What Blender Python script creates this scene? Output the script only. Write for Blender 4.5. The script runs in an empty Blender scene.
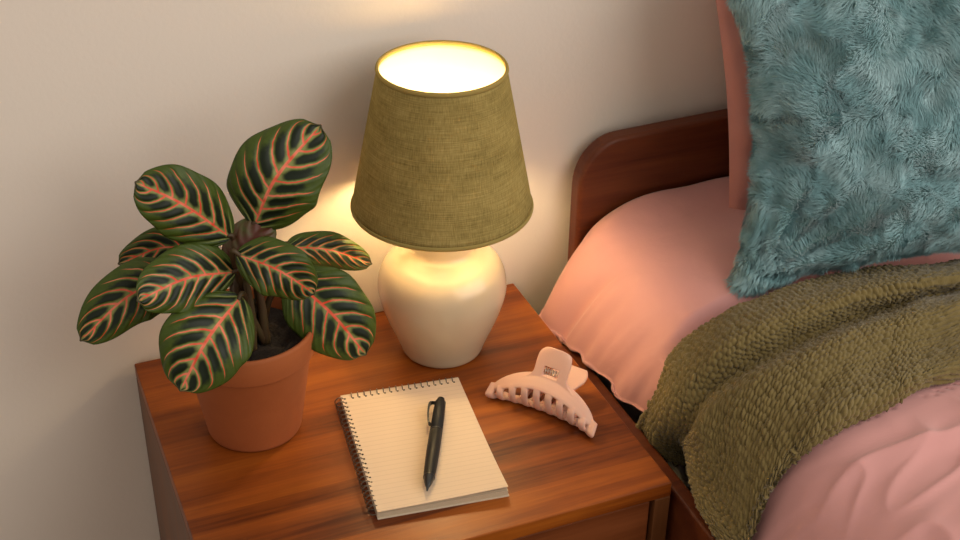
import bpy, bmesh, math, random
import numpy as np
from mathutils import Vector, Matrix
random.seed(4); rng = np.random.default_rng(7)
S = bpy.context.scene; COL = S.collection
PI = math.pi
LEAVES = [["A", [0.1294, -0.175, 0.8185], [0.1552, -0.185, 0.8776], [0.2131, -0.165, 0.9208], 0.0989, 6, 0.15], ["B", [0.1027, -0.178, 0.8107], [0.0549, -0.19, 0.8676], [0.0098, -0.18, 0.8984], 0.0749, 0, 0.15], ["C", [0.0979, -0.16, 0.7683], [0.0438, -0.13, 0.7851], [-0.015, -0.14, 0.782], 0.0486, -10, 0.12], ["D", [0.1003, -0.2, 0.7808], [0.0448, -0.225, 0.8006], [-0.012, -0.245, 0.7978], 0.0689, 5, 0.15], ["E", [0.0562, -0.16, 0.7517], [-0.0068, -0.19, 0.7741], [-0.0711, -0.2, 0.7336], 0.0658, 0, 0.12], ["F", [0.0983, -0.225, 0.7655], [0.0499, -0.27, 0.7498], [0.0145, -0.28, 0.7004], 0.0935, 0, 0.15], ["G", [0.0992, -0.215, 0.8123], [0.1359, -0.245, 0.8016], [0.173, -0.25, 0.7657], 0.0611, -8, 0.15], ["H", [0.1691, -0.15, 0.7692], [0.2257, -0.13, 0.7415], [0.2794, -0.12, 0.7045], 0.0419, 0, 0.3], ["I", [0.1606, -0.185, 0.753], [0.2004, -0.215, 0.7112], [0.2353, -0.225, 0.6522], 0.0898, 0, 0.15], ["J", [0.1077, -0.19, 0.7732], [0.1157, -0.19, 0.8046], [0.1477, -0.175, 0.8247], 0.0561, 20, 0.3]]
BLANKET = np.array([[[1.556, -0.4455, 0.66], [1.5449, -0.4489, 0.682], [1.5008, -0.4622, 0.704], [1.524, -0.3834, 0.672], [1.4683, -0.439, 0.704], [1.4416, -0.4212, 0.692], [1.3997, -0.471, 0.685], [1.3955, -0.476, 0.665]], [[0.9869, -0.331, 0.66], [0.9744, -0.3447, 0.682], [0.9242, -0.3998, 0.7039], [0.944, -0.3852, 0.672], [0.8883, -0.4439, 0.7039], [0.8644, -0.4771, 0.6918], [0.8227, -0.5279, 0.6935], [0.8186, -0.533, 0.6735]], [[0.8521, -0.3041, 0.6597], [0.842, -0.3206, 0.6817], [0.8016, -0.3865, 0.7033], [0.8258, -0.3856, 0.6715], [0.7812, -0.4448, 0.7029], [0.7576, -0.4875, 0.6902], [0.7267, -0.5374, 0.6908], [0.7237, -0.5424, 0.6708]], [[0.7273, -0.3028, 0.6563], [0.72, -0.3207, 0.6783], [0.691, -0.3924, 0.6974], [0.7104, -0.4012, 0.6675], [0.6725, -0.4567, 0.6945], [0.6536, -0.5003, 0.6781], [0.6412, -0.543, 0.6761], [0.64, -0.5472, 0.6561]], [[0.6381, -0.3032, 0.6394], [0.634, -0.32, 0.6614], [0.6174, -0.3874, 0.6752], [0.6436, -0.4072, 0.655], [0.6172, -0.4547, 0.6752], [0.605, -0.4985, 0.6552], [0.5949, -0.5447, 0.6398], [0.5938, -0.5494, 0.6198]], [[0.5948, -0.312, 0.6118], [0.5917, -0.3256, 0.6338], [0.5794, -0.3804, 0.6424], [0.5952, -0.4036, 0.6272], [0.5778, -0.443, 0.6404], [0.5675, -0.4971, 0.6139], [0.5636, -0.5524, 0.6006], [0.5632, -0.5579, 0.5806]], [[0.5649, -0.33, 0.5742], [0.5628, -0.3407, 0.5962], [0.5544, -0.3834, 0.6026], [0.5665, -0.4101, 0.5925], [0.5552, -0.4407, 0.6043], [0.5458, -0.4979, 0.5716], [0.5425, -0.5603, 0.5563], [0.5422, -0.5666, 0.5363]], [[0.553, -0.3204, 0.5115], [0.552, -0.3289, 0.5335], [0.548, -0.3629, 0.5388], [0.585, -0.3681, 0.5209], [0.562, -0.4076, 0.5506], [0.5387, -0.4697, 0.545], [0.5232, -0.5647, 0.541], [0.5217, -0.5742, 0.521]], [[0.575, -0.3244, 0.4765], [0.574, -0.3329, 0.4985], [0.57, -0.3669, 0.5038], [0.607, -0.3721, 0.4859], [0.584, -0.4116, 0.5156], [0.5607, -0.4737, 0.538], [0.5452, -0.5687, 0.538], [0.5437, -0.5782, 0.518]]])
CAM = {"f": 1363.760132147885, "loc": [-0.14202194669210041, -1.4475954044896835, 1.568230780958444], "M": [[0.924204103164283, -0.38163693598103393, 0.014143012031090575], [0.19172447878864227, 0.49568770415800606, 0.8470746272789598], [0.33028548246558886, 0.780158284607408, -0.5312857527083705]]}

# ------------------------------------------------------------------ helpers
def link(o, parent=None):
    COL.objects.link(o)
    if parent is not None: o.parent = parent
    return o
def tag(o, label=None, cat=None, group=None, kind=None):
    if label: o['label'] = label
    if cat: o['category'] = cat
    if group: o['group'] = group
    if kind: o['kind'] = kind
    return o
def empty(name, loc, rz=0):
    o = bpy.data.objects.new(name, None); o.location = loc; o.rotation_euler = (0, 0, rz)
    o.empty_display_size = .05
    return link(o)
def mesh_np(name, verts, faces, mat=None, parent=None, smooth=True, uv=None):
    me = bpy.data.meshes.new(name)
    me.from_pydata([tuple(map(float, v)) for v in verts], [], [tuple(int(i) for i in f) for f in faces])
    if smooth: me.polygons.foreach_set('use_smooth', [True]*len(me.polygons))
    if uv is not None:
        l = me.uv_layers.new(name='UVMap')
        idx = np.empty(len(me.loops), np.int32); me.loops.foreach_get('vertex_index', idx)
        l.data.foreach_set('uv', np.asarray(uv, np.float32)[idx].ravel())
    o = bpy.data.objects.new(name, me)
    if mat: me.materials.append(mat)
    return link(o, parent)
def grid_faces(n, m, wrap_m=False, wrap_n=False):
    F = []
    for i in range(n if wrap_n else n-1):
        for j in range(m if wrap_m else m-1):
            a = i*m+j; b = i*m+(j+1) % m; i2 = (i+1) % n
            F.append((a, b, i2*m+(j+1) % m, i2*m+j))
    return F
def bm_obj(name, bm, mat=None, parent=None, smooth=False, bevel=0, seg=2):
    bmesh.ops.recalc_face_normals(bm, faces=bm.faces[:])
    me = bpy.data.meshes.new(name); bm.to_mesh(me); bm.free()
    if smooth: me.polygons.foreach_set('use_smooth', [True]*len(me.polygons))
    o = bpy.data.objects.new(name, me)
    if mat: me.materials.append(mat)
    if bevel:
        b = o.modifiers.new('Bevel', 'BEVEL'); b.width = bevel; b.segments = seg; b.limit_method = 'ANGLE'
        b.harden_normals = False
    return link(o, parent)
def add_box(bm, x0, x1, y0, y1, z0, z1):
    vs = [bm.verts.new((x, y, z)) for x in (x0, x1) for y in (y0, y1) for z in (z0, z1)]
    for f in ((0,1,3,2),(4,6,7,5),(0,4,5,1),(2,3,7,6),(0,2,6,4),(1,5,7,3)): bm.faces.new([vs[i] for i in f])
def box(name, x0, x1, y0, y1, z0, z1, mat, parent=None, bevel=.0015, seg=2):
    bm = bmesh.new(); add_box(bm, x0, x1, y0, y1, z0, z1)
    return bm_obj(name, bm, mat, parent, bevel=bevel, seg=seg)
def lathe(name, prof, mat, parent=None, loc=(0, 0, 0), n=96, closed=False):
    a = np.linspace(0, 2*PI, n, endpoint=False); V = []
    for r, z in prof:
        for t in a: V.append((loc[0]+r*math.cos(t), loc[1]+r*math.sin(t), loc[2]+z))
    F = grid_faces(len(prof), n, wrap_m=True, wrap_n=closed)
    o = mesh_np(name, V, F, mat, parent)
    bm = bmesh.new(); bm.from_mesh(o.data)
    bmesh.ops.remove_doubles(bm, verts=bm.verts, dist=1e-5)
    bmesh.ops.recalc_face_normals(bm, faces=bm.faces); bm.to_mesh(o.data); bm.free()
    return o
def spline(P, n):
    P = np.asarray(P, float); P = np.vstack([2*P[0]-P[1], P, 2*P[-1]-P[-2]]); k = len(P)-3
    out = []
    for u in np.linspace(0, k-1e-9, n):
        i = int(u); t = u-i; a, b, c, d = P[i:i+4]
        out.append(.5*(2*b+(c-a)*t+(2*a-5*b+4*c-d)*t*t+(3*b-a-3*c+d)*t**3))
    return np.array(out)
def tube_data(pts, rad, n=10, base=0, cap=True):
    pts = np.asarray(pts, float); m = len(pts); rad = np.broadcast_to(rad, (m,))
    T = np.gradient(pts, axis=0); T /= np.linalg.norm(T, axis=1)[:, None]+1e-12
    u = np.cross(T[0], [0, 0, 1.]);
    if np.linalg.norm(u) < 1e-3: u = np.cross(T[0], [0, 1., 0])
    u /= np.linalg.norm(u); V = []; F = []
    for i in range(m):
        u = u-T[i]*np.dot(u, T[i]); u /= np.linalg.norm(u); w = np.cross(T[i], u)
        for j in range(n):
            a = 2*PI*j/n; V.append(pts[i]+rad[i]*(math.cos(a)*u+math.sin(a)*w))
    for i in range(m-1):
        for j in range(n):
            F.append((base+i*n+j, base+i*n+(j+1) % n, base+(i+1)*n+(j+1) % n, base+(i+1)*n+j))
    if cap:
        F.append(tuple(base+j for j in range(n-1, -1, -1))); F.append(tuple(base+(m-1)*n+j for j in range(n)))
    return V, F
def tube(name, pts, rad, mat, parent=None, n=10):
    V, F = tube_data(pts, rad, n); return mesh_np(name, V, F, mat, parent)
def hash3(i, j, k):
    v = np.sin(i*127.1+j*311.7+k*74.7)*43758.5453
    return v-np.floor(v)
def vnoise(x, y, z=0.):
    x = np.asarray(x, float); y = np.asarray(y, float)+0*x; z = np.asarray(z, float)+0*x
    i = np.floor(x); j = np.floor(y); k = np.floor(z); f = x-i; g = y-j; h = z-k
    f = f*f*(3-2*f); g = g*g*(3-2*g); h = h*h*(3-2*h); r = 0
    for a, fa in ((0, 1-f), (1, f)):
        for b, gb in ((0, 1-g), (1, g)):
            for c, hc in ((0, 1-h), (1, h)):
                r = r+fa*gb*hc*hash3(i+a, j+b, k+c)
    return r*2-1
def fbm(x, y, z=0., o=3):
    r = 0; a = 1.
    for _ in range(o): r = r+a*vnoise(x, y, z); x = x*2.03+5.1; y = y*2.03+1.7; z = z*2.03+9.3; a *= .5
    return r
def sstep(a, b, x):
    t = np.clip((x-a)/(b-a), 0, 1); return t*t*(3-2*t)

# ------------------------------------------------------------------ material helpers
class NT:
    def __init__(self, name):
        self.m = bpy.data.materials.new(name); self.m.use_nodes = True
        self.t = self.m.node_tree; self.t.nodes.clear()
        self.out = self.n('ShaderNodeOutputMaterial')
    def n(self, ty, **kw):
        nd = self.t.nodes.new(ty)
        for k, v in kw.items(): setattr(nd, k, v)
        return nd
    def set(self, sock, v):
        if isinstance(v, bpy.types.NodeSocket): self.t.links.new(v, sock)
        elif v is not None: sock.default_value = v
    def math(self, op, a, b=None, c=None):
        nd = self.n('ShaderNodeMath', operation=op)
        for s, v in zip(nd.inputs, (a, b, c)): self.set(s, v)
        return nd.outputs[0]
    def ss(self, a, b, x):
        nd = self.n('ShaderNodeMapRange', interpolation_type='SMOOTHSTEP')
        self.set(nd.inputs['Value'], x); nd.inputs['From Min'].default_value = a; nd.inputs['From Max'].default_value = b
        return nd.outputs[0]
    def mix(self, f, a, b, bt='MIX'):
        nd = self.n('ShaderNodeMix', data_type='RGBA', blend_type=bt)
        self.set(nd.inputs[0], f); self.set(nd.inputs[6], a); self.set(nd.inputs[7], b)
        return nd.outputs[2]
    def obj(self, scale=(1, 1, 1), rot=(0, 0, 0), coord='Object'):
        tc = self.n('ShaderNodeTexCoord'); mp = self.n('ShaderNodeMapping')
        self.t.links.new(tc.outputs[coord], mp.inputs[0])
        mp.inputs['Scale'].default_value = scale; mp.inputs['Rotation'].default_value = rot
        return mp.outputs[0]
    def noise(self, vec, scale, detail=4, rough=.55, dist=0):
        nd = self.n('ShaderNodeTexNoise'); self.set(nd.inputs['Vector'], vec)
        nd.inputs['Scale'].default_value = scale; nd.inputs['Detail'].default_value = detail
        nd.inputs['Roughness'].default_value = rough; nd.inputs['Distortion'].default_value = dist
        return nd.outputs[0]
    def wave(self, vec, scale, dist=0, detail=2, dscale=1, direction='X'):
        nd = self.n('ShaderNodeTexWave', bands_direction=direction); self.set(nd.inputs['Vector'], vec)
        nd.inputs['Scale'].default_value = scale; nd.inputs['Distortion'].default_value = dist
        nd.inputs['Detail'].default_value = detail; nd.inputs['Detail Scale'].default_value = dscale
        return nd.outputs['Fac']
    def ramp(self, f, stops):
        nd = self.n('ShaderNodeValToRGB'); self.set(nd.inputs[0], f); e = nd.color_ramp.elements
        while len(e) < len(stops): e.new(.5)
        for el, (p, c) in zip(e, stops): el.position = p; el.color = (*c, 1)
        return nd.outputs[0]
    def bump(self, h, strength, dist, normal=None):
        nd = self.n('ShaderNodeBump'); self.set(nd.inputs['Height'], h)
        nd.inputs['Strength'].default_value = strength; nd.inputs['Distance'].default_value = dist
        if normal is not None: self.set(nd.inputs['Normal'], normal)
        return nd.outputs[0]
    def bsdf(self, col, rough=.5, normal=None, **kw):
        b = self.n('ShaderNodeBsdfPrincipled')
        self.set(b.inputs['Base Color'], (*col, 1) if isinstance(col, tuple) and len(col) == 3 else col)
        self.set(b.inputs['Roughness'], rough)
        if normal is not None: self.set(b.inputs['Normal'], normal)
        for k, v in kw.items(): self.set(b.inputs[k.replace('_', ' ')], v)
        self.t.links.new(b.outputs[0], self.out.inputs[0]); self.b = b
        return self.m
def c4(r, g, b): return (r, g, b, 1)

def wood(name, dark, mid, light, axis='x', rough=.42, planks=0., coat=.15):
    t = NT(name)
    sc = {'x': (1.2, 14, 14), 'y': (14, 1.2, 14), 'z': (14, 14, 1.2)}[axis]
    v = t.obj(sc); n1 = t.noise(v, 2.2, 6, .6, .6)
    sc2 = {'x': (3, 120, 120), 'y': (120, 3, 120), 'z': (120, 120, 3)}[axis]
    n2 = t.noise(t.obj(sc2), 2.0, 3, .6)
    n3 = t.noise(t.obj((2.5, 4, 4)), 2.4, 3, .5)
    f = t.math('ADD', t.math('MULTIPLY', n1, .75), t.math('MULTIPLY', n3, .35))
    f = t.math('ADD', f, t.math('MULTIPLY', t.math('SUBTRACT', n2, .5), .22))
    if planks:   # boards of slightly different tone, lying along the grain
        tc = t.n('ShaderNodeTexCoord'); sp = t.n('ShaderNodeSeparateXYZ'); t.t.links.new(tc.outputs['Object'], sp.inputs[0])
        k = t.math('FLOOR', t.math('DIVIDE', t.math('ADD', sp.outputs['Y'], .398), planks))
        h = t.math('FRACT', t.math('MULTIPLY', t.math('SINE', t.math('MULTIPLY', k, 12.989)), 437.58))
        f = t.math('ADD', f, t.math('MULTIPLY', t.math('SUBTRACT', h, .5), .24))
    col = t.ramp(f, [(.30, dark), (.52, mid), (.80, light)])
    nrm = t.bump(t.math('ADD', n2, n1), .12, .001)
    return t.bsdf(col, t.math('ADD', rough-.08, t.math('MULTIPLY', n1, .16)), nrm, Coat_Weight=coat, Coat_Roughness=.25, Specular_IOR_Level=.32)

M = {}
M['wood_top'] = wood('reddish wood top', (.065,.011,.002), (.22,.050,.005), (.41,.112,.010), 'x', .42, .088, .03)
M['wood_shaded'] = wood('shaded reddish wood side', (.065,.022,.007), (.13,.045,.013), (.20,.072,.022), 'z', .5)  # same wood as the top; shade on the side panel is mixed into its colour
M['wood_front'] = wood('reddish wood front', (.08,.018,.006), (.17,.045,.012), (.26,.075,.022), 'x', .45)
M['wood_bed'] = wood('bed wood', (.045,.009,.004), (.10,.022,.007), (.16,.042,.012), 'x', .45, coat=.05)

t = NT('painted wall'); v = t.obj()
M['wall'] = t.bsdf(t.mix(t.noise(v, 3, 4), c4(.79,.715,.63), c4(.84,.765,.68)), .85, t.bump(t.noise(v, 160, 4, .6), .12, .002))
t = NT('floor boards'); v = t.obj((8, 1, 1))
M['floor'] = t.bsdf(t.ramp(t.noise(v, 3, 5), [(.3, (.10,.05,.025)), (.7, (.22,.12,.06))]), .45)
t = NT('baseboard paint'); M['trim'] = t.bsdf(t.mix(t.noise(t.obj(), 8), c4(.62,.58,.52), c4(.66,.62,.56)), .5)

t = NT('terracotta'); v = t.obj()
M['terracotta'] = t.bsdf(t.mix(t.noise(v, 30, 6, .7), c4(.31,.078,.017), c4(.39,.108,.026)), .75, t.bump(t.noise(v, 240, 4, .6), .15, .001))
t = NT('potting soil'); v = t.obj()
M['soil'] = t.bsdf(t.mix(t.noise(v, 140, 5, .7), c4(.006,.004,.003), c4(.025,.015,.010)), .95, t.bump(t.noise(v, 160, 5, .7), 1, .004))
t = NT('cream glaze'); v = t.obj()
M['ceramic'] = t.bsdf(t.mix(t.noise(v, 12, 3), c4(.53,.43,.29), c4(.57,.47,.32)), .22, t.bump(t.noise(v, 35, 2), .03, .002), Coat_Weight=.4, Coat_Roughness=.12)
t = NT('brass'); M['brass'] = t.bsdf(t.mix(t.noise(t.obj(), 60), c4(.75,.5,.22), c4(.85,.6,.3)), .3, Metallic=1.)
t = NT('white plastic'); M['white_plastic'] = t.bsdf(t.mix(t.noise(t.obj(), 20), c4(.8,.78,.74), c4(.85,.83,.8)), .4)

def shade_mat():
    t = NT('olive linen'); tc = t.n('ShaderNodeTexCoord'); mp = t.n('ShaderNodeMapping')
    t.t.links.new(tc.outputs['UV'], mp.inputs[0]); mp.inputs['Scale'].default_value = (1, 1, 1)
    uv = mp.outputs[0]
    def st(sx, sy):
        m2 = t.n('ShaderNodeMapping'); t.t.links.new(uv, m2.inputs[0]); m2.inputs['Scale'].default_value = (sx, sy, 1); return m2.outputs[0]
    warp = t.noise(st(420, 16), 1, 3, .6); weft = t.noise(st(14, 150), 1, 3, .6); spot = t.noise(st(12, 5), 1, 4, .6)
    sl = t.noise(st(8, 60), 1, 2, .5)
    f = t.math('ADD', t.math('MULTIPLY', warp, .5), t.math('MULTIPLY', weft, .5))
    f2 = t.math('ADD', f, t.math('MULTIPLY', t.math('SUBTRACT', spot, .5), .35))
    col = t.ramp(f2, [(.28, (.22,.165,.055)), (.5, (.42,.325,.11)), (.74, (.61,.48,.19))])
    nrm = t.bump(t.math('ADD', f, t.math('MULTIPLY', sl, .4)), .55, .0016)
    d = t.n('ShaderNodeBsdfDiffuse'); t.set(d.inputs[0], col); t.set(d.inputs['Normal'], nrm)
    tr = t.n('ShaderNodeBsdfTranslucent'); t.set(tr.inputs[0], col)
    mx = t.n('ShaderNodeMixShader'); mx.inputs[0].default_value = .28
    t.t.links.new(d.outputs[0], mx.inputs[1]); t.t.links.new(tr.outputs[0], mx.inputs[2])
    t.t.links.new(mx.outputs[0], t.out.inputs[0]); return t.m
M['linen'] = shade_mat()
t = NT('shade lining')
d = t.n('ShaderNodeBsdfDiffuse'); t.set(d.inputs[0], t.mix(t.noise(t.obj(), 40), c4(.70,.64,.54), c4(.74,.68,.58)))
tr = t.n('ShaderNodeBsdfTranslucent'); tr.inputs[0].default_value = c4(.8,.72,.55)
mx = t.n('ShaderNodeMixShader'); mx.inputs[0].default_value = .26
t.t.links.new(d.outputs[0], mx.inputs[1]); t.t.links.new(tr.outputs[0], mx.inputs[2]); t.t.links.new(mx.outputs[0], t.out.inputs[0])
M['lining'] = t.m
t = NT('lit bulb'); e = t.n('ShaderNodeEmission'); e.inputs[0].default_value = c4(1.0, .715, .335); e.inputs[1].default_value = BULB = 140
t.t.links.new(e.outputs[0], t.out.inputs[0]); M['bulb'] = t.m

def cloth(name, a, b, weave=900, rough=.85, sheen=.25, wrinkle=0.):
    t = NT(name); v = t.obj()
    h = t.math('ADD', t.noise(v, weave, 2), t.math('MULTIPLY', t.noise(v, 60, 4), .6))
    nrm = t.bump(h, .2, .0008)
    if wrinkle: nrm = t.bump(t.noise(t.obj((6, 9, 8)), 2.0, 4, .5, .6), wrinkle, .004, nrm)
    return t.bsdf(t.mix(t.noise(v, 9, 4), a, b), rough, nrm, Sheen_Weight=sheen, Sheen_Roughness=.5)
M['pink'] = cloth('dusty pink cotton', c4(.58,.285,.272), c4(.64,.32,.305), wrinkle=.5)
M['pink_pillow'] = cloth('pink pillowcase', c4(.52,.235,.205), c4(.58,.265,.23), wrinkle=.6)
t = NT('olive knit'); v = t.obj()
M['knit'] = t.bsdf(t.mix(t.noise(v, 130, 4, .6), c4(.105,.075,.018), c4(.225,.165,.05)), .9,
                   t.bump(t.noise(v, 500, 3, .6), .6, .0012), Sheen_Weight=.25, Sheen_Roughness=.5)
t = NT('teal fur'); v = t.obj()
M['fur'] = t.bsdf(t.mix(t.ss(.35, .65, t.noise(v, 26, 4, .6)), c4(.20,.395,.43), c4(.37,.58,.62)), .6, Sheen_Weight=.35, Sheen_Roughness=.4)
t = NT('cushion base cloth'); M['cushion'] = t.bsdf(t.mix(t.noise(t.obj(), 50), c4(.18,.33,.33), c4(.22,.37,.37)), .9)

t = NT('pink acetate'); v = t.obj()
M['acetate'] = t.bsdf(t.mix(t.noise(v, 20), c4(.68,.41,.315), c4(.72,.44,.34)), .38, Subsurface_Weight=.25, Subsurface_Radius=(.006,.003,.002), Subsurface_Scale=.6)
t = NT('spring steel'); M['steel'] = t.bsdf(t.mix(t.noise(t.obj(), 80), c4(.55,.5,.45), c4(.7,.65,.6)), .3, Metallic=1.)
t = NT('black wire'); M['wire'] = t.bsdf(t.mix(t.noise(t.obj(), 80), c4(.16,.13,.10), c4(.24,.20,.16)), .3, Metallic=.9)
t = NT('black plastic'); M['black'] = t.bsdf(t.mix(t.noise(t.obj(), 80), c4(.010,.011,.012), c4(.014,.015,.016)), .5, Specular_IOR_Level=.25)
t = NT('glossy black'); M['gloss_black'] = t.bsdf(t.mix(t.noise(t.obj(), 80), c4(.012,.013,.014), c4(.018,.02,.022)), .28, Coat_Weight=.2)
t = NT('page edges'); M['page_edge'] = t.bsdf(t.mix(t.wave(t.obj(), 900, .6, 2, 1, 'Z'), c4(.44,.35,.24), c4(.54,.44,.31)), .8)
t = NT('kraft card'); M['card'] = t.bsdf(t.mix(t.noise(t.obj(), 200), c4(.55,.46,.34), c4(.62,.53,.40)), .8)
t = NT('ruled paper'); tc = t.n('ShaderNodeTexCoord'); sp = t.n('ShaderNodeSeparateXYZ'); t.t.links.new(tc.outputs['Object'], sp.inputs[0])
fr = t.math('ABSOLUTE', t.math('SUBTRACT', t.math('FRACT', t.math('DIVIDE', sp.outputs['Y'], .0078)), .5))
ln = t.math('MULTIPLY', t.ss(.075, .035, fr), .24)
M['paper'] = t.bsdf(t.mix(ln, t.mix(t.noise(t.obj(), 25), c4(.66,.51,.36), c4(.70,.545,.39)), c4(.36,.27,.17)), .8)
t = NT('punch hole'); M['hole'] = t.bsdf(t.mix(t.noise(t.obj(), 90), c4(.02,.015,.01), c4(.04,.03,.02)), .9)

def leaf_mat():
    t = NT('prayer plant leaf'); tc = t.n('ShaderNodeTexCoord'); sp = t.n('ShaderNodeSeparateXYZ'); t.t.links.new(tc.outputs['UV'], sp.inputs[0])
    u = sp.outputs['X']; v = t.math('SUBTRACT', t.math('MULTIPLY', sp.outputs['Y'], 2), 1)
    oi = t.n('ShaderNodeObjectInfo'); rnd = oi.outputs['Random']
    wob = t.math('MULTIPLY', t.math('SUBTRACT', t.noise(t.obj(), 45, 3), .5), .05)
    av = t.math('ABSOLUTE', v); sg = t.math('SIGN', v)
    k = t.math('SUBTRACT', u, t.math('MULTIPLY', t.math('POWER', av, 1.7), .25))
    k = t.math('SUBTRACT', k, t.math('MULTIPLY', av, .09)); k = t.math('ADD', k, wob)
    ph = t.math('ADD', t.math('MULTIPLY', k, 7.0), t.math('ADD', t.math('MULTIPLY', sg, .22), t.math('MULTIPLY', rnd, 1.)))
    d = t.math('ABSOLUTE', t.math('SUBTRACT', t.math('FRACT', ph), .5))        # 0 on a vein
    nz = t.noise(t.obj(), 120, 3)
    dark = t.math('MULTIPLY', t.ss(.15, .27, d), t.math('MULTIPLY', t.ss(.05, .16, av), t.ss(.74, .50, t.math('ADD', av, t.math('MULTIPLY', t.math('SUBTRACT', nz, .5), .3)))))
    pale = t.math('MULTIPLY', t.ss(.20, .06, d), t.ss(.88, .40, av))
    mid = t.ss(.20, .05, t.math('ADD', av, t.math('MULTIPLY', t.math('SUBTRACT', d, .25), .30)))
    pale = t.math('MAXIMUM', t.math('MULTIPLY', pale, .75), t.math('MULTIPLY', mid, .8))
    pale = t.math('MULTIPLY', pale, t.ss(.15, .6, t.noise(t.obj(), 30, 2)))
    ends = t.math('MULTIPLY', t.ss(0, .06, k), t.ss(1.0, .93, u))
    wv = t.math('MULTIPLY', t.ss(.088, .052, t.math('ADD', d, t.math('MULTIPLY', av, .045))), t.math('MULTIPLY', t.ss(.90, .74, av), ends))
    wm = t.math('MULTIPLY', t.ss(.046, .026, av), t.ss(.985, .93, u))
    red = t.math('MAXIMUM', wv, wm)
    base = t.mix(nz, c4(.030,.054,.005), c4(.064,.098,.010))
    col = t.mix(dark, base, c4(.005,.012,.003))
    col = t.mix(pale, col, c4(.30,.33,.11))
    rc = t.mix(t.ss(.3, .7, t.noise(t.obj(), 60, 2)), c4(.70,.055,.02), c4(.85,.22,.13))
    col = t.mix(red, col, rc)
    nrm = t.bump(t.math('ADD', t.math('MULTIPLY', t.ss(0, .3, d), 1.), t.math('MULTIPLY', nz, .2)), .45, .0016)
    m = t.bsdf(col, .48, nrm, Specular_IOR_Level=.3); return m
M['leaf'] = leaf_mat()
t = NT('leaf underside'); M['leaf_under'] = t.bsdf(t.mix(t.noise(t.obj(), 60, 4), c4(.10,.05,.03), c4(.12,.11,.05)), .55)
t = NT('young leaf'); M['young'] = t.bsdf(t.mix(t.ss(.35,.65,t.noise(t.obj(), 38, 4)), c4(.085,.012,.006), c4(.06,.080,.016)), .5)
t = NT('leaf stalk'); M['stalk'] = t.bsdf(t.mix(t.noise(t.obj(), 50, 3), c4(.055,.014,.008), c4(.06,.055,.014)), .55)

# ------------------------------------------------------------------ the room
YW = .008
def struct(o): o['kind'] = 'structure'; return o
struct(box('wall_back', -2.2, 3.4, YW, YW+.12, 0, 2.6, M['wall'], bevel=0))
struct(box('floor', -2.2, 3.4, -3.2, YW+.12, -.1, 0, M['floor'], bevel=0))
struct(box('baseboard_back', -2.2, 3.4, YW-.007, YW, 0, .09, M['trim'], bevel=.003))

# ------------------------------------------------------------------ nightstand
W, D, ZT = .5213, .448, .55
ns = empty('nightstand', (0, 0, 0)); tag(ns, 'reddish wooden nightstand with a drawer, standing against the wall beside the bed', 'nightstand')
box('top', 0, W, -D, 0, ZT-.02, ZT, M['wood_top'], ns, .0014, 2)
# the seam of the front lipping: a shallow groove cut between the boards
for x0 in (0, W-.02):
    box('side_panel', x0, x0+.02, -D, 0, .12, ZT-.02, M['wood_shaded'], ns, .0015)
box('back_panel', .02, W-.02, -.012, -.002, .12, ZT-.02, M['wood_shaded'], ns, .001)
box('bottom_panel', .02, W-.02, -D+.002, -.012, .12, .14, M['wood_shaded'], ns, .001)
dr = box('drawer', .0235, W-.0235, -D+.005, -.03, ZT-.02-.0045-.17, ZT-.02-.0045, M['wood_front'], ns, .0015)
lathe('knob', [(0,.0), (.006,0), (.006,.008), (.013,.014), (.014,.02), (.010,.025), (0,.026)], M['brass'], dr)
kn = dr.children[0]; kn.rotation_euler = (PI/2, 0, 0); kn.location = (W/2, -D+.005, ZT-.115)
box('divider', .02, W-.02, -D+.004, -.03, ZT-.02-.195, ZT-.02-.178, M['wood_front'], ns, .001)
box('lower_drawer', .0235, W-.0235, -D+.005, -.03, .145, ZT-.02-.199, M['wood_front'], ns, .0015)
for sx in (.03, W-.03):
    for sy in (-D+.03, -.03):
        bm = bmesh.new(); bmesh.ops.create_cone(bm, cap_ends=True, segments=20, radius1=.011, radius2=.018, depth=.12, matrix=Matrix.Translation((sx, sy, .06)))
        bm_obj('leg', bm, M['wood_shaded'], ns, smooth=False, bevel=.001)

# ------------------------------------------------------------------ lamp
LX, LY = .3745, -.107
lamp = empty('table_lamp', (LX, LY, ZT)); tag(lamp, 'lit table lamp with olive linen shade and round cream ceramic base', 'lamp')
prof = [(0,.0), (.047,0), (.051,.0015), (.054,.006), (.0575,.016), (.0635,.031), (.0705,.048), (.0770,.066), (.0812,.081), (.0832,.094),
        (.0826,.107), (.0795,.119), (.0735,.129), (.064,.1375), (.053,.143), (.0445,.147), (.0400,.1515), (.0385,.158), (.0380,.170), (.0380,.196), (.034,.199), (0,.199)]
prof = [(a*.968, b) for a, b in prof]; pr = spline(prof[1:-1], 90); lathe('lamp_base', [(0,0)]+[tuple(p) for p in pr]+[(0,.199)], M['ceramic'], lamp, n=128)
lathe('socket', [(0,.199), (.017,.199), (.018,.203), (.018,.235), (.015,.24), (0,.24)], M['brass'], lamp, n=40)
ZB, ZU, RB, RU = .212, .388, .109, .0745
bulb = lathe('bulb', [(0,.240), (.010,.240), (.0105,.250), (.013,.260), (.0170,.268), (.0190,.277), (.0182,.286), (.0150,.2935), (.009,.298), (0,.299)], M['bulb'], lamp, n=48)
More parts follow.
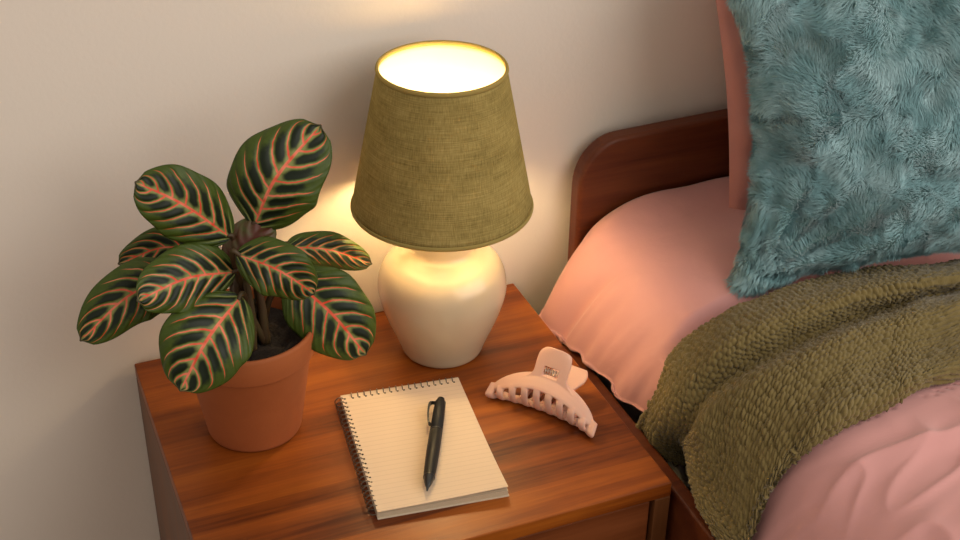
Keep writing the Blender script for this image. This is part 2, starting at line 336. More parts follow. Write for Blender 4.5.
def shell(name, r0, r1, z0, z1, th, mat, n=192, m=24):
    a = np.linspace(0, 2*PI, n+1); V = []; UV = []; ring = []
    for k in range(m): ring.append((r0+(r1-r0)*k/(m-1), z0+(z1-z0)*k/(m-1), k/(m-1)))
    ring += [(r-th, z, u) for r, z, u in reversed(ring)]
    for r, z, u in ring:
        for t_ in a: V.append((r*math.cos(t_), r*math.sin(t_), z)); UV.append((t_/(2*PI), u))
    n1 = n+1; F = []
    for i in range(len(ring)):
        i2 = (i+1) % len(ring)
        for j in range(n): F.append((i*n1+j, i*n1+j+1, i2*n1+j+1, i2*n1+j))
    return mesh_np(name, V, F, mat, lamp, uv=UV)
sh = shell('lamp_shade', RB, RU, ZB, ZU, .0008, M['linen'])
li = shell('shade_lining', RB-.0012, RU-.0012, ZB+.001, ZU-.001, .0006, M['lining']); li.parent = sh; tag(li, 'white inner lining of the shade')
def ringtube(name, R, z, r, mat, par):
    a = np.linspace(0, 2*PI, 129)[:-1]; b = np.linspace(0, 2*PI, 13)[:-1]
    V = [((R+r*math.cos(q))*math.cos(p), (R+r*math.cos(q))*math.sin(p), z+r*1.5*math.sin(q)) for p in a for q in b]
    return mesh_np(name, V, grid_faces(128, 12, True, True), mat, par)
ringtube('shade_trim', RU-.0004, ZU, .0022, M['linen'], sh); ringtube('shade_trim', RB-.0004, ZB, .0018, M['linen'], sh)
V = []; F = []
for k in range(3):
    a = 2*PI*k/3+.4
    v_, f_ = tube_data([(.018*math.cos(a), .018*math.sin(a), .232), (.06*math.cos(a), .06*math.sin(a), .225), ((RB-.0035)*math.cos(a), (RB-.0035)*math.sin(a), ZB+.003)], .0012, 8, len(V)); V += v_; F += f_
mesh_np('shade_carrier', V, F, M['white_plastic'], sh)

# ------------------------------------------------------------------ potted plant
PX, PY = .111, -.174
plant = empty('potted_plant', (PX, PY, ZT)); tag(plant, 'prayer plant with red-veined dark green leaves in a terracotta pot', 'plant')
pp = [(0,0), (.049,0), (.0525,.0015), (.054,.005), (.0695,.107), (.0708,.109), (.0738,.110), (.0748,.112), (.0768,.141), (.0760,.1445), (.0745,.1455), (.0720,.1445), (.0705,.140), (.0685,.112), (.0660,.107), (.055,.03), (0,.025)]
pp = [(a*1.025, b) for a, b in pp]
lathe('pot', pp, M['terracotta'], plant, n=128)
n_ = 40; V = [(0, 0, .128)]; F = []
for i in range(1, 14):
    for j in range(n_):
        r = .0688*i/13; a = 2*PI*j/n_; V.append((r*math.cos(a), r*math.sin(a), .123+.006*float(fbm(r*math.cos(a)*90, r*math.sin(a)*90, 3.))*(1 if i < 13 else .2)))
for j in range(n_): F.append((0, 1+j, 1+(j+1) % n_))
for i in range(12):
    for j in range(n_): F.append((1+i*n_+j, 1+(i+1)*n_+j, 1+(i+1)*n_+(j+1) % n_, 1+i*n_+(j+1) % n_))
mesh_np('soil', V, F, M['soil'], plant)
CAMLOC = np.array(CAM['loc'])
O = np.array([PX, PY, ZT])
def make_leaf(spec, idx):
    nm, b, m_, t_, w, roll, fold = spec
    b, m_, t_ = (np.array(p)-O for p in (b, m_, t_))
    nu, nv = 72, 40
    mid = spline([b, m_, t_], nu)
    T = np.gradient(mid, axis=0); T /= np.linalg.norm(T, axis=1)[:, None]
    n0 = (CAMLOC-O)-m_; n0 /= np.linalg.norm(n0)
    u = np.linspace(0, 1, nu)
    hw = w/2*np.power(np.clip(4*np.power(u, .92)*(1-np.power(u, .92)), 0, 1), .52)
    hw *= 1-.10*sstep(.0, .25, .25-u)
    tipm = sstep(.955, 1, u); hw = hw*(1-tipm)+tipm*w*.5*.10*(1-u)/.045
    v = np.linspace(-1, 1, nv); V = np.zeros((nu, nv, 3)); UV = np.zeros((nu, nv, 2))
    rl = math.radians(roll); L = np.linalg.norm(t_-b)
    for i in range(nu):
        N = n0-T[i]*np.dot(n0, T[i]); N /= np.linalg.norm(N); Sd = np.cross(T[i], N)
        S2 = math.cos(rl)*Sd+math.sin(rl)*N; N2 = math.cos(rl)*N-math.sin(rl)*Sd
        av = np.abs(v)
        k = u[i]-.25*av**1.7-.09*av
        hgt = hw[i]*(fold*av*1.0-(fold+.12)*av**2.6)+.0011*np.sin(2*PI*7.0*k)*av*(1-av)*3
        hgt = hgt+.004*np.sin(u[i]*7+idx*1.7+np.sign(v)*1.3)*av**2*(hw[i]/(w/2))
        edge = 1+.030*np.sin(u[i]*15+idx*2+np.sign(v))*sstep(.3, .9, av)
        V[i] = mid[i]+np.outer(v*hw[i]*edge, S2)+np.outer(hgt, N2)
        UV[i, :, 0] = u[i]; UV[i, :, 1] = (v+1)/2
    o = mesh_np('leaf', V.reshape(-1, 3), grid_faces(nu, nv), M['young'] if nm == 'J' else M['leaf'], plant, uv=UV.reshape(-1, 2))
    o.data.materials.append(M['leaf_under'])
    so = o.modifiers.new('Thickness', 'SOLIDIFY'); so.thickness = .0007; so.offset = -1; so.material_offset = 1; so.material_offset_rim = 0
    # make the patterned side the outer one: normals towards N
    bm = bmesh.new(); bm.from_mesh(o.data)
    bm.faces.ensure_lookup_table(); f0 = bm.faces[(nu//2)*(nv-1)+nv//2]; f0.normal_update()
    if f0.normal.dot(Vector(n0)) < 0:
        bmesh.ops.reverse_faces(bm, faces=bm.faces[:])
    bm.to_mesh(o.data); bm.free()
    if nm == 'J': tag(o, 'young rolled brownish red leaf at the crown')
    # stalk
    a = idx*2.4; root = np.array([.020*math.cos(a), .020*math.sin(a), .120])
    inner = b+(m_-b)*.03
    kn = root*.45+inner*.55; kn[:2] = kn[:2]*.75; kn[2] = root[2]*.4+inner[2]*.6
    pts = spline([root, kn, inner+(-T[0])*.006, inner+T[0]*.004], 26)
    tube('leaf_stalk', pts, np.linspace(.0046, .0022, 26), M['stalk'], o, 10)
for i_, sp_ in enumerate(LEAVES): make_leaf(sp_, i_)
for k in range(6):     # short sheathed stems at the crown
    a = k*1.05+.5; p0 = np.array([.021*math.cos(a), .021*math.sin(a), .12]); p1 = np.array([.010*math.cos(a)+.0, .010*math.sin(a)-.008, .175+.012*k])
    tube('stem', spline([p0, (p0+p1)/2+np.array([.003, 0, 0]), p1], 14), np.linspace(.0062, .0035, 14), M['stalk'], plant, 12)

# ------------------------------------------------------------------ notebook
nb = empty('spiral_notebook', (.2778, -.2846, ZT), -.1179); tag(nb, 'open cream ruled notebook with black wire spirals, under the pen', 'notebook')
NW, NH = .150, .216
def sheet(name, z0, z1, mat, dx=0, dy=0, curl=0., lift=0., inset=.002, par=nb):
    nx, ny = 14, 22; V = []; F = []
    for lay in (0, 1):
        for i in range(nx):
            for j in range(ny):
                x = -NW/2+inset+(NW-inset)*i/(nx-1)+dx*(i/(nx-1)); y = -NH/2+(NH-inset)*j/(ny-1)+dy*(1-j/(ny-1))
                q = max(0, 1-j/(ny-1)*2.2); z = (z1 if lay else z0)+curl*q*q*(.25+.75*(i/(nx-1))**1.5)+(lift*q if lay else 0)
                V.append((x, y, z))
    n = nx*ny
    for i in range(nx-1):
        for j in range(ny-1):
            a = i*ny+j; F.append((a, a+1, a+ny+1, a+ny)); F.append((n+a, n+a+ny, n+a+ny+1, n+a+1))
    for i in range(nx-1):
        for j in (0, ny-1):
            a = i*ny+j; F.append((a, a+ny, n+a+ny, n+a))
    for j in range(ny-1):
        for i in (0, nx-1):
            a = i*ny+j; F.append((a, a+1, n+a+1, n+a))
    o = mesh_np(name, V, F, mat, par, smooth=False)
    bm = bmesh.new(); bm.from_mesh(o.data); bmesh.ops.recalc_face_normals(bm, faces=bm.faces); bm.to_mesh(o.data); bm.free()
    return o
sheet('back_cover', .0, .0016, M['card'], .001, -.001)
sheet('page_block', .0017, .0078, M['page_edge'])
sheet('lower_pages', .0079, .0095, M['page_edge'], -.001, .0012, curl=.0006)
tp = sheet('top_page', .0096, .0102, M['paper'], -.0005, -.0012, curl=.0048)
def coil(name, p0, p1, nloop, R, inward):
    """double-loop wire along an edge: rings joined by a thin run along the spine"""
    p0 = np.array(p0); p1 = np.array(p1); inward = np.array(inward); d = (p1-p0)/np.linalg.norm(p1-p0); V = []; F = []; V2 = []; F2 = []
    for k in range(nloop):
        for e in (0,):
            c = p0+(p1-p0)*(k+.5)/nloop+d*e; pts = []
            for a in np.linspace(.15*PI, 1.95*PI, 18):
                pts.append(c+inward*(R*.95*math.cos(a))+np.array([0, 0, .0066+R*math.sin(a)])+d*(.0018*(a-PI)/PI))
            v_, f_ = tube_data(pts, .00065, 6, len(V)); V += v_; F += f_
        c = p0+(p1-p0)*(k+.5)/nloop+inward*(R*.95+.0006)
        s = .0013; bq = len(V2); zt = .0105
        for a in range(8): V2.append(c+s*(math.cos(a*PI/4)*d+math.sin(a*PI/4)*inward)+np.array([0, 0, zt]))
        for a in range(8): V2.append(c+s*(math.cos(a*PI/4)*d+math.sin(a*PI/4)*inward)+np.array([0, 0, zt-.0012]))
        F2.append(tuple(range(bq, bq+8)))
        for a in range(8): F2.append((bq+a, bq+(a+1) % 8, bq+8+(a+1) % 8, bq+8+a))
    cw = mesh_np(name, V, F, M['wire'], nb); mesh_np('hole_row', V2, F2, M['hole'], tp, smooth=False)
    return cw
coil('side_spiral', (-NW/2-.0005, NH/2-.006, 0), (-NW/2-.0005, -NH/2+.004, 0), 25, .0062, (1, 0, 0))
coil('top_spiral', (-NW/2+.012, NH/2-.0045, 0), (NW/2-.004, NH/2-.0045, 0), 17, .0058, (0, -1, 0))

# ------------------------------------------------------------------ pen
A = np.array([.3244, -.2328]); B = np.array([.2512, -.3802]); Lp = float(np.linalg.norm(B-A)); ang = math.atan2(*(B-A)[::-1])
pen = empty('ballpoint_pen', (A[0], A[1], ZT+.0122+.0076), ang); pen.rotation_euler = (0, .006, ang)
tag(pen, 'black click ballpoint pen lying on the ruled page', 'pen')
def turned(name, prof, mat, par):
    a = np.linspace(0, 2*PI, 33)[:-1]; V = [(x, 1.32*r*math.cos(t_), 1.32*r*math.sin(t_)) for x, r in prof for t_ in a]
    F = grid_faces(len(prof), 32, True); F.append(tuple(range(31, -1, -1))); k = (len(prof)-1)*32; F.append(tuple(range(k, k+32)))
    o = mesh_np(name, V, F, mat, par)
    e = o.modifiers.new('Edge', 'EDGE_SPLIT'); e.split_angle = .9
    return o
turned('push_button', [(0,.0026), (.0012,.0034), (.008,.0034), (.009,.003)], M['black'], pen)
turned('upper_barrel', [(.006,.0042), (.0075,.0049), (.020,.0052), (.060,.0056), (.0605,.0052)], M['black'], pen)
turned('ring', [(.0604,.0054), (.0606,.0057), (.0622,.0057), (.0624,.0054)], M['gloss_black'], pen)
turned('lower_barrel', [(.0623,.0053), (.0635,.0057), (.10,.0058), (.134,.0052), (.1405,.0049)], M['black'], pen)
turned('ring', [(.1405,.0047), (.1407,.0051), (.1425,.0050), (.1427,.0046)], M['gloss_black'], pen)
turned('pen_tip', [(.1426,.0046), (.150,.0036), (.1565,.0020), (.158,.0012), (Lp-.0015,.0009), (Lp,.0004)], M['gloss_black'], pen)
V = []; F = []
cl = spline([(.010, -.0048, .001), (.011, -.0085, .0015), (.018, -.0098, .0015), (.036, -.0092, .0015), (.048, -.0075, .0015), (.0505, -.0062, .001)], 24)
for x, y, z in cl:
    for dy, dz in ((-.0010, -.0026), (.0010, -.0026), (.0010, .0026), (-.0010, .0026)): V.append((x, y*1.3+dy, z+dz))
F = grid_faces(24, 4, True)+[(3, 2, 1, 0), (92, 93, 94, 95)]
mesh_np('clip', V, F, M['gloss_black'], pen, smooth=False)

# ------------------------------------------------------------------ hair claw
claw = empty('hair_claw', (.4365, -.2815, ZT), math.radians(-54)); tag(claw, 'pale pink hair claw clip lying on the nightstand near the bed', 'hair clip')
def strip(secs):
    """loft closed polygon sections into a solid: verts, faces"""
    n = len(secs[0]); V = [p for s in secs for p in s]
    F = grid_faces(len(secs), n, True)+[tuple(range(n-1, -1, -1)), tuple(range((len(secs)-1)*n, len(secs)*n))]
    return V, F
def band(center, wvec, nvec, hw, th):
    """rounded flat section at a point"""
    c = np.array(center); w = np.array(wvec); n = np.array(nvec); out = []
    for k in range(12):
        a = 2*PI*k/12; ca, sa = math.cos(a), math.sin(a)
        out.append(c+w*hw*math.copysign(abs(ca)**.7, ca)+n*th*math.copysign(abs(sa)**.7, sa))
    return out
HL = .0700
def half(name, front):
    s = 1 if front else -1
    V = []; F = []
    def add(secs):
        v_, f_ = strip(secs); b0 = len(V); V.extend(v_); F.extend([tuple(i+b0 for i in f) for f in f_])
    WD = .0118 if front else .0075
    hl = HL if front else HL*.76
    def wid(tq): return WD*(.58+.42*max(0., 1-abs(tq)**2.2)**.6)
    def sp(tq):      # spine centre line, its across and out vectors
        if front: c = np.array([hl*tq, .006-.009*tq*tq, .0415-.0270*abs(tq)**2.0]); w = np.array([0, -.80, -.60])
        else: c = np.array([hl*tq, .026-.006*tq*tq, .027-.015*abs(tq)**2.2]); w = np.array([0, .75, -.66])
        w = w/np.linalg.norm(w); sl = -(.0270*2.0*abs(tq) if front else .015*2.2*abs(tq)**1.2)*np.sign(tq)/hl
        tx = np.array([1, 0, sl]); tx /= np.linalg.norm(tx); nn = np.cross(w, tx); nn /= np.linalg.norm(nn)
        if nn[2] < 0: nn = -nn
        return c, w, nn
    secs = []
    for tq in np.linspace(-1, 1, 61):
        c, w, nn = sp(tq); e = max(0., 1-abs(tq)**10)**.5; secs.append(band(c, w, nn, wid(tq)*max(e, .3), .0024*max(e, .45)))
    add(secs)
    # teeth: from the lower edge of the spine, bowed outward and back in under the clip
    for tq in np.linspace(-.80, .80, 8) if front else np.linspace(-.66, .66, 6):
        c, w, nn = sp(tq); e0 = c+w*wid(tq)*.8; zb = .0035; k = e0[2]-zb
        if front: P = [e0-w*.002, e0+np.array([.0008, -.0030, -.18*k]), np.array([e0[0]+.0018, e0[1]-.0040, zb+k*.52]), np.array([e0[0]+.0020, e0[1]-.0015, zb+k*.2]), np.array([e0[0]+.0015, e0[1]+.005, zb]), np.array([e0[0]+.001, e0[1]+.014, zb+.001])]
        else: P = [e0, np.array([e0[0], e0[1]+.003, e0[2]*.6]), np.array([e0[0], e0[1]+.001, zb+.002]), np.array([e0[0]*.98, e0[1]-.010, zb]), np.array([e0[0]*.97, e0[1]-.020, zb+.002])]
        pts = spline(P, 22); Tt = np.gradient(pts, axis=0); secs = []
        for i, p in enumerate(pts):
            q = i/21; tt = Tt[i]/np.linalg.norm(Tt[i]); xx = np.array([1., 0, 0]); n2 = np.cross(tt, xx); n2 /= np.linalg.norm(n2)
            secs.append(band(p, xx, n2, .0049*(1-.10*q), .0021*(1-.2*q)))
        add(secs)
    # closed ends: the spine widens into a rounded cheek that curves down to the table
    for sg in (-1, 1) if front else ():
        c, w, nn = sp(sg*.96)
        P = [c-w*.004, c+w*.005+np.array([sg*.0012, -.0005, -.001]), np.array([sg*hl*.985, c[1]-.0085, .0085]), np.array([sg*hl*.95, c[1]-.0050, .0042]), np.array([sg*hl*.90, c[1]+.002, .0038])]
        pts = spline(P, 20); Tt = np.gradient(pts, axis=0); secs = []
        for i, p in enumerate(pts):
            q = i/19; tt = Tt[i]/np.linalg.norm(Tt[i]); xx = np.array([.90, -.42, -.1]) if sg > 0 else np.array([1., .1, .1]); n2 = np.cross(tt, xx); n2 /= np.linalg.norm(n2)
            secs.append(band(p, xx, n2, (.0082 if sg > 0 else .0056)*(1-.25*q*q), .0026))
        add(secs)
    # lower lip tying the tooth ends together underneath
    if front:
        secs = []
        for tq in np.linspace(-.90, .90, 33):
            c, w, nn = sp(tq); secs.append(band(np.array([c[0]+.0015, c[1]+w[1]*wid(tq)*.8+.004+.003*(1-tq*tq), .0036]), np.array([0, 1, 0.]), np.array([0, 0, 1.]), .0034, .0016))
        add(secs)
    # handle: flared plate with a slot for the spring
    def hp(a, b):    # a -1..1 across, b 0..1 up
        w0 = .0215
        wd = w0*(1+.06*b) if b < .5 else w0*1.03*(1-.26*((b-.5)/.5)**3.2)
        wd = wd+(.014*max(0, 1-b/.32)**2 if front else -.006*max(0, 1-b/.5))
        x = a*wd+(.001 if front else .009)
        if front: y = .007+.022*b+.002*a*a*b; z = .0385+.043*b-.003*b*b-.007*a**4*b**5
        else: y = .027+.036*b; z = .0270+.006*b+.002*b*b
        return np.array([x, y, z])
    na, nb_ = 33, 33; V3 = []; F3 = []
    for side in (0, 1):
        for j in range(nb_):
            for i in range(na):
                a = -1+2*i/(na-1); b = j/(nb_-1); b0_ = min(max(b, .02), .96); p = hp(a, b); pa = hp(a, b0_+.02)-hp(a, b0_-.02); pb = hp(min(1, a+.02), b0_)-hp(max(-1, a-.02), b0_)
                n = np.cross(pb, pa); n /= (np.linalg.norm(n)+1e-12); V3.append(p+n*(.0018 if side else -.0018))
    hole = lambda i, j: front and 9 <= i < 23 and 7 <= j < 15
    NN = na*nb_; cells = {(i, j) for i in range(na-1) for j in range(nb_-1) if not hole(i, j)}
    for i, j in cells:
        a = j*na+i; F3.append((a, a+1, a+na+1, a+na)); F3.append((NN+a, NN+a+na, NN+a+na+1, NN+a+1))
        for (di, dj), (q0, q1) in {(-1, 0): (a, a+na), (1, 0): (a+1, a+na+1), (0, -1): (a, a+1), (0, 1): (a+na, a+na+1)}.items():
            if (i+di, j+dj) not in cells: F3.append((q0, q1, NN+q1, NN+q0))
    b0 = len(V); V.extend(V3); F.extend([tuple(k+b0 for k in f) for f in F3])
    o = mesh_np(name, V, F, M['acetate'], claw)
    bm = bmesh.new(); bm.from_mesh(o.data); bmesh.ops.recalc_face_normals(bm, faces=bm.faces); bm.to_mesh(o.data); bm.free()
    r = o.modifiers.new('Fuse', 'REMESH'); r.mode = 'VOXEL'; r.voxel_size = .00065; r.use_smooth_shade = True
    sm = o.modifiers.new('Soften', 'SMOOTH'); sm.factor = .5; sm.iterations = 7
    return o
half('claw_jaw', True); half('claw_jaw', False)
pts = []
for k in range(120): a = k/120*2*PI*8; pts.append((-.012+.026*k/119, .0190+.0038*math.cos(a), .0500+.0038*math.sin(a)))
tube('spring', pts, .0007, M['steel'], claw, 6)

# ------------------------------------------------------------------ bed
bed = empty('bed', (1.23, -.9, 0)); tag(bed, 'dark reddish wooden bed frame with a rounded headboard against the wall', 'bed')
def off(o, e=bed): o.matrix_parent_inverse = Matrix.Translation(-Vector(e.location)); return o
X0, X1, HZ = .597, 1.90, .770
rr = .075; out = [(X0+.004, .10)]
out += [(X0, .55), (X0, HZ-.10)]
for a in np.linspace(PI, PI/2, 12): out.append((X0+rr*.8+rr*.8*math.cos(a), HZ-.004-rr*.9+rr*.9*math.sin(a)))
out += [(X0+.25, HZ), ((X0+X1)/2, HZ+.004), (X1-.25, HZ)]
for a in np.linspace(PI/2, 0, 12): out.append((X1-rr*.8+rr*.8*math.cos(a), HZ-.004-rr*.9+rr*.9*math.sin(a)))
out += [(X1, HZ-.10), (X1-.004, .10)]
bm = bmesh.new(); f1 = [bm.verts.new((x, -.035, z)) for x, z in out]; f2 = [bm.verts.new((x, -.008, z)) for x, z in out]
bm.faces.new(f1); bm.faces.new(list(reversed(f2)))
for i in range(len(out)): j = (i+1) % len(out); bm.faces.new((f1[i], f2[i], f2[j], f1[j]))
off(bm_obj('headboard', bm, M['wood_bed'], bed, bevel=.006, seg=4))
# side rail with its corner curving in to the headboard
path = spline([(.612, -.03), (.580, -.036), (.553, -.055), (.5405, -.085), (.5395, -.13), (.5395, -.18), (.5395, -.26), (.5395, -.4), (.5395, -.7), (.5395, -1.2), (.5395, -1.9)], 60); V = []
for i, (x, y) in enumerate(path):
    d = path[min(i+1, 59)]-path[max(i-1, 0)]; d /= np.linalg.norm(d); n = np.array([-d[1], d[0]])
    for s, z in ((-.0095, .19), (.0095, .19), (.0095, .527), (-.0095, .527)): V.append((x+n[0]*s, y+n[1]*s, z))
o = mesh_np('side_rail', V, grid_faces(60, 4, True)+[(3, 2, 1, 0), (236, 237, 238, 239)], M['wood_bed'], bed, smooth=False); off(o)
b = o.modifiers.new('Bevel', 'BEVEL'); b.width = .003; b.segments = 3; b.limit_method = 'ANGLE'; b.angle_limit = .8
off(box('side_rail', 1.875, 1.898, -1.9, -.035, .19, .531, M['wood_bed'], bed, .003))
off(box('footboard', .532, 1.898, -1.93, -1.90, .10, .60, M['wood_bed'], bed, .006))
off(box('slat_base', .556, 1.875, -1.9, -.035, .30, .34, M['wood_bed'], bed, .002))
for sx in (.62, 1.86):
    for sy in (-.024, -1.915): off(box('leg', sx-.02, sx+.02, sy-.013, sy+.013, 0, .11, M['wood_bed'], bed, .003))

# ------------------------------------------------------------------ bedding
def xe(y): tq = np.clip((y+.075)/.045, 0, 1); return .5485+.030*tq*tq+.05*sstep(-.322, -.352, y)*(1-sstep(-.44, -.50, y))-.008*np.exp(-((y+.085)/.03)**2)
def Hs(x, y):
    s = np.maximum(x-xe(y), 0); k = .035+.015*np.clip((-.05-y)/.2, 0, 1)
    return .67-.135*np.exp(-s/k)
from mathutils.kdtree import KDTree
nS, nT = 700, 250
C = BLANKET; nc, nr = C.shape[:2]
G1 = np.stack([spline(C[:, j], nS) for j in range(nr)], 1)                 # along
G = np.stack([spline(G1[i], nT) for i in range(nS)], 0)                    # across
ny = 420; ys = np.concatenate([np.linspace(-.041, -1.05, 360), np.linspace(-1.06, -1.88, 60)])
sx = np.concatenate([[-.012, -.006, -.002], np.linspace(0, .10, 70)[0:], np.linspace(.103, .75, 200), np.linspace(.76, 1.31, 60)])
Y, SX = np.meshgrid(ys, sx, indexing='ij')
X = xe(Y)+SX; Z = Hs(X, Y)
ed = np.exp(-np.maximum(SX, 0)/.05)               # near the hanging edge: vertical folds in the drape
fold = .0135*fbm(Y*19+SX*8, 0*Y+2.2, .3, 3)+.0055*np.sin(Y*80+SX*60+3*vnoise(Y*9, 0*Y, 4.))*sstep(-.5, .2, vnoise(Y*14, 0*Y, 8.))
fold = fold+.011*(1-np.abs(vnoise(Y*15+SX*14+.6*vnoise(Y*30, SX*20, 3.), SX*3, 6.)))**4-.004
X = X-ed*fold*1.0; Z = Z+ed*.005*fbm(Y*30, SX*6, 1.7, 2)
sub = G[4:-4:4, 4:-4:4].reshape(-1, 3); kd = KDTree(len(sub)); DK = np.ones_like(X); ZK = np.zeros_like(X)
for i_, p_ in enumerate(sub): kd.insert((p_[0], p_[1], 0), i_)
kd.balance()
for i_, j_ in zip(*np.nonzero((SX > .02) & (Y > -.80) & (Y < -.20))):
    co_, k_, d_ = kd.find((X[i_, j_], Y[i_, j_], 0)); DK[i_, j_] = d_; ZK[i_, j_] = sub[k_][2]
wr = np.abs(vnoise((Y-.45*X)*15+1.3*vnoise(X*5, Y*5, 3.), (X+.45*Y)*4.2, 2.)); wr = (1-wr)**3
wr = wr+.5*(1-np.abs(vnoise((Y-.75*X)*30+1.1*vnoise(X*8, Y*8, 5.), (X+.7*Y)*6.5, 9.)))**4
front = sstep(-.36, -.52, Y-.30*(X-.8))*sstep(.012, .06, DK)
tp_ = sstep(.02, .12, SX)
Z = Z+tp_*front*(.013*(wr-.35)+.006*fbm(X*4+2, Y*5, 6., 3))+tp_*(1-front)*.003*fbm(X*11, Y*8, 5., 3)
Z = Z+tp_*.008*np.exp(-((Y+.04)/.05)**2)
# the bed gives way under the cushion, the pillow and the throw
dent = sstep(0, .045, X-(.735+.62*(Y+.27)))*sstep(-.315, -.285, Y-.15*(.95-X)); Z = Z-.042*dent
near = 1-sstep(.008, .030, DK); Z = np.where(near > 0, np.maximum(Z-.03, Z+near*(np.minimum(Z, ZK-.013)-Z)), Z)
Z[:, 0] = .534+.003*fbm(ys*40, 0*ys, 5.); Z[:, 1] = np.minimum(Z[:, 2]-.002, .5365+.003*fbm(ys*40, 0*ys, 5.))
X[:, 0] += .012; X[:, 1] += .004
V = np.stack([X, Y, Z], -1).reshape(-1, 3)
duv = mesh_np('bed_sheet', V, grid_faces(len(ys), len(sx)), M['pink'])
tag(duv, 'dusty pink cotton sheet covering the bed', 'bedding')
so = duv.modifiers.new('Thickness', 'SOLIDIFY'); so.thickness = .004; so.offset = 1
me_ = duv.data
if me_.polygons[len(me_.polygons)//2].normal.z < 0: me_.flip_normals()
so.offset = -1
m_ = box('mattress', .63, 1.87, -1.885, -.045, .341, .56, M['white_plastic'], None, .02, 3); m_.parent = bed; off(m_)

def pillow(name, w, h, th, mat, concave=.10, n=64, seed=0, wr=.006):
    """closed cushion body in local x (width), z (height), y (thickness, front = -y)"""
    a = np.linspace(-1, 1, n); A_, B_ = np.meshgrid(a, a, indexing='ij')
    V = []; F = []
    for sgn in (-1, 1):
        x = A_*w/2*(1-concave*(1-B_**2)); z = B_*h/2*(1-concave*.6*(1-A_**2))
        prof_ = np.power(np.clip((1-A_**2)*(1-B_**2), 0, 1), .42)
        y = sgn*th/2*prof_
        amp = np.minimum(prof_*2.2, 1)
        rad = np.sin(np.arctan2(B_+.9, A_+.9)*14+seed)*np.exp(-((A_+1)**2+(B_+1)**2)*2.2)
        y = y+sgn*amp*(wr*fbm(x*14+seed, z*14, sgn*3.+seed, 3)+wr*.8*rad)
        V.append(np.stack([x, y, z], -1).reshape(-1, 3))
    V = np.vstack(V); F = grid_faces(n, n); F2 = [tuple(i+n*n for i in reversed(f)) for f in F]
    o = mesh_np(name, V, F+F2, mat)
    bm = bmesh.new(); bm.from_mesh(o.data); bmesh.ops.remove_doubles(bm, verts=bm.verts, dist=.0004); bmesh.ops.recalc_face_normals(bm, faces=bm.faces); bm.to_mesh(o.data); bm.free()
    return o
pk = pillow('pillow', .62, .42, .09, M['pink_pillow'], .05, seed=3, wr=.007)
pk.location = (1.066, -.083, .884); pk.rotation_euler = (math.radians(-7), math.radians(-8), 0)
tag(pk, 'pink pillow propped against the headboard behind the furry cushion', 'pillow')
cu = pillow('cushion', .47, .44, .15, M['cushion'], .235, n=110, seed=1, wr=.014)
cu.location = (.916, -.256, .876); cu.rotation_euler = (math.radians(-17), math.radians(-4.5), math.radians(-14))
tag(cu, 'fluffy teal faux fur cushion leaning on the pink pillow', 'cushion')
# fur: many fine tapering hairs rooted on the cushion
me = cu.data; me.calc_loop_triangles(); nt = len(me.loop_triangles)
tri = np.empty(nt*3, np.int32); me.loop_triangles.foreach_get('vertices', tri); tri = tri.reshape(-1, 3)
vc = np.empty(len(me.vertices)*3, np.float32); me.vertices.foreach_get('co', vc); vc = vc.reshape(-1, 3).astype(float)
vn = np.empty(len(me.vertices)*3, np.float32); me.vertices.foreach_get('normal', vn); vn = vn.reshape(-1, 3).astype(float)
p0, p1, p2 = vc[tri[:, 0]], vc[tri[:, 1]], vc[tri[:, 2]]; ar = np.linalg.norm(np.cross(p1-p0, p2-p0), axis=1)/2
cy = (p0+p1+p2)[:, 1]/3; wgt = ar*np.where(cy < .012, 1., .25); NF = 170000
ti = rng.choice(nt, NF, p=wgt/wgt.sum()); r1 = np.sqrt(rng.random(NF)); r2 = rng.random(NF)
bc = np.stack([1-r1, r1*(1-r2), r1*r2], 1)[:, :, None]
P = (np.stack([p0[ti], p1[ti], p2[ti]], 1)*bc).sum(1); Nn = (np.stack([vn[tri[ti, 0]], vn[tri[ti, 1]], vn[tri[ti, 2]]], 1)*bc).sum(1); Nn /= np.linalg.norm(Nn, axis=1)[:, None]
px, pz = P[:, 0], P[:, 2]
th_ = 2.2*fbm(px*7, pz*7, 1., 3)+1.0*vnoise(px*26, pz*26, 4.)
fl = np.stack([np.sin(th_)*.9, 0*th_, -np.cos(th_)*.9-.1], 1)
cl_ = np.stack([vnoise(px*70, pz*70, 7.), vnoise(px*70, pz*70, 17.), vnoise(px*70, pz*70, 27.)], 1)
fl = fl+cl_*.75+rng.normal(0, .16, (NF, 3)); fl -= Nn*(fl*Nn).sum(1)[:, None]
ln_ = (.0125+.004*vnoise(px*30, pz*30, 2.))*rng.uniform(.75, 1.15, NF)
d0 = Nn*.95+fl*.35; d0 /= np.linalg.norm(d0, axis=1)[:, None]; d1 = Nn*.35+fl*.9; d1 /= np.linalg.norm(d1, axis=1)[:, None]
q0 = P; q1 = P+d0*ln_[:, None]*.45; q2 = q1+d1*ln_[:, None]*.6
wv = np.cross(d1, Nn+.18*rng.normal(0, 1, (NF, 3))); wv /= np.linalg.norm(wv, axis=1)[:, None]+1e-9
hw = rng.uniform(.00028, .00048, NF)[:, None]
VV = np.stack([q0-wv*hw, q0+wv*hw, q1-wv*hw*.9, q1+wv*hw*.9, q2], 1).reshape(-1, 3).astype(np.float32)
fm = bpy.data.meshes.new('fur'); fm.vertices.add(NF*5); fm.vertices.foreach_set('co', VV.ravel())
base = (np.arange(NF)*5)[:, None]; loops = (base+np.array([[0, 1, 3, 2, 2, 3, 4]])).ravel().astype(np.int32)
fm.loops.add(NF*7); fm.loops.foreach_set('vertex_index', loops)
fm.polygons.add(NF*2); st = np.stack([np.arange(NF)*7, np.arange(NF)*7+4], 1).ravel().astype(np.int32)
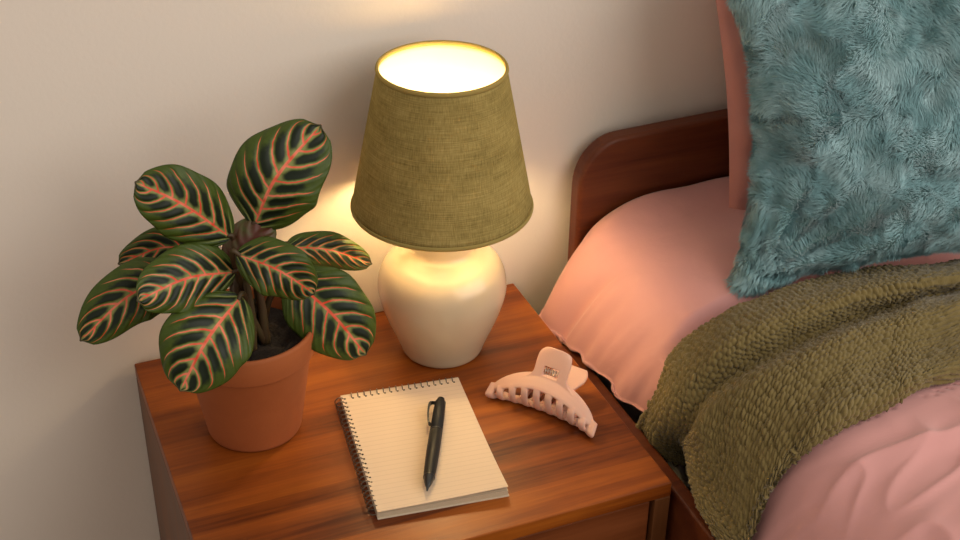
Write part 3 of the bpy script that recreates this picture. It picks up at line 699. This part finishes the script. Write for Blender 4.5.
fm.polygons.foreach_set('loop_start', st); fm.polygons.foreach_set('loop_total', np.tile([4, 3], NF).astype(np.int32))
fm.polygons.foreach_set('use_smooth', np.ones(NF*2, bool)); fm.update(calc_edges=True); fm.materials.append(M['fur'])
fo = link(bpy.data.objects.new('fur', fm), cu); fo['kind'] = 'stuff'

# ------------------------------------------------------------------ knitted blanket
dS = np.concatenate([np.zeros((1, nT)), np.cumsum(np.linalg.norm(np.diff(G, axis=0), axis=2), 0)])
dT = np.concatenate([np.zeros((nS, 1)), np.cumsum(np.linalg.norm(np.diff(G, axis=1), axis=2), 1)], 1)
Nb = np.cross(np.gradient(G, axis=0), np.gradient(G, axis=1)); Nb /= np.linalg.norm(Nb, axis=2)[..., None]+1e-12
if Nb[nS//3, nT//2, 2] < 0: Nb = -Nb
G = G+Nb*(.004*fbm(dS*16, dT*16, 2., 3))[..., None]
cw_, ch_ = .0074, .0064
u_ = dS/cw_+.35*vnoise(dS*60, dT*60, 1.); v_ = dT/ch_+.35*vnoise(dS*60, dT*60, 5.); h_ = np.full(u_.shape, 0.)
row0 = np.floor(v_)
for dr_ in (-1, 0, 1):
    row = row0+dr_; us = u_+.5*(row % 2); col0 = np.floor(us)
    for dc in (-1, 0, 1):
        c_ = col0+dc; jx = .25*(hash3(c_, row, 1.)-.5); jy = .3*(hash3(c_, row, 2.)-.5); am = .75+.4*hash3(c_, row, 3.)
        du = us-(c_+.5+jx); dv = v_-(row+.5+jy); tl = .22*np.where(row % 2 > .5, 1, -1)
        h_ = np.maximum(h_, am*np.clip(1-((du/.60)**2+((dv+tl*du)/.62)**2), 0, 1)**.6)
G = G+Nb*(.0050*(h_-.3))[..., None]
bl = mesh_np('knitted_blanket', G.reshape(-1, 3), grid_faces(nS, nT), M['knit'])
tag(bl, 'chunky olive green knitted throw folded across the pink bed', 'blanket')
me_ = bl.data
if me_.polygons[(nS//3)*(nT-1)+nT//2].normal.z < 0: me_.flip_normals()
so = bl.modifiers.new('Thickness', 'SOLIDIFY'); so.thickness = .006; so.offset = -1

# ------------------------------------------------------------------ light
w = bpy.data.worlds.new('World'); S.world = w; w.use_nodes = True
bg = w.node_tree.nodes['Background']; bg.inputs[0].default_value = (1, .86, .73, 1); bg.inputs[1].default_value = .48
def area(name, loc, target, size, power, col):
    l = bpy.data.lights.new(name, 'AREA'); l.shape = 'RECTANGLE'; l.size, l.size_y = size; l.energy = power; l.color = col
    o = bpy.data.objects.new(name, l); o.location = loc; d = Vector(target)-Vector(loc); o.rotation_euler = d.to_track_quat('-Z', 'Y').to_euler(); return link(o)
area('window_daylight', (2.3, -2.5, 2.5), (.7, -.2, .6), (3.6, 2.6), 72, (1, .94, .86))

# ------------------------------------------------------------------ camera
cd = bpy.data.cameras.new('camera'); cam = link(bpy.data.objects.new('camera', cd)); S.camera = cam
cd.sensor_width = 36; cd.lens = CAM['f']*36/960; cd.clip_start = .01
Mx = np.array(CAM['M']); R3 = Matrix([list(Mx[0]), list(Mx[1]), list(-Mx[2])]).transposed()
cam.matrix_world = Matrix.Translation(CAM['loc']) @ R3.to_4x4()
S.view_settings.view_transform = 'Standard'; S.view_settings.look = 'None'; S.view_settings.gamma = 1; S.view_settings.exposure = 0.12
S.view_settings.use_curve_mapping = False
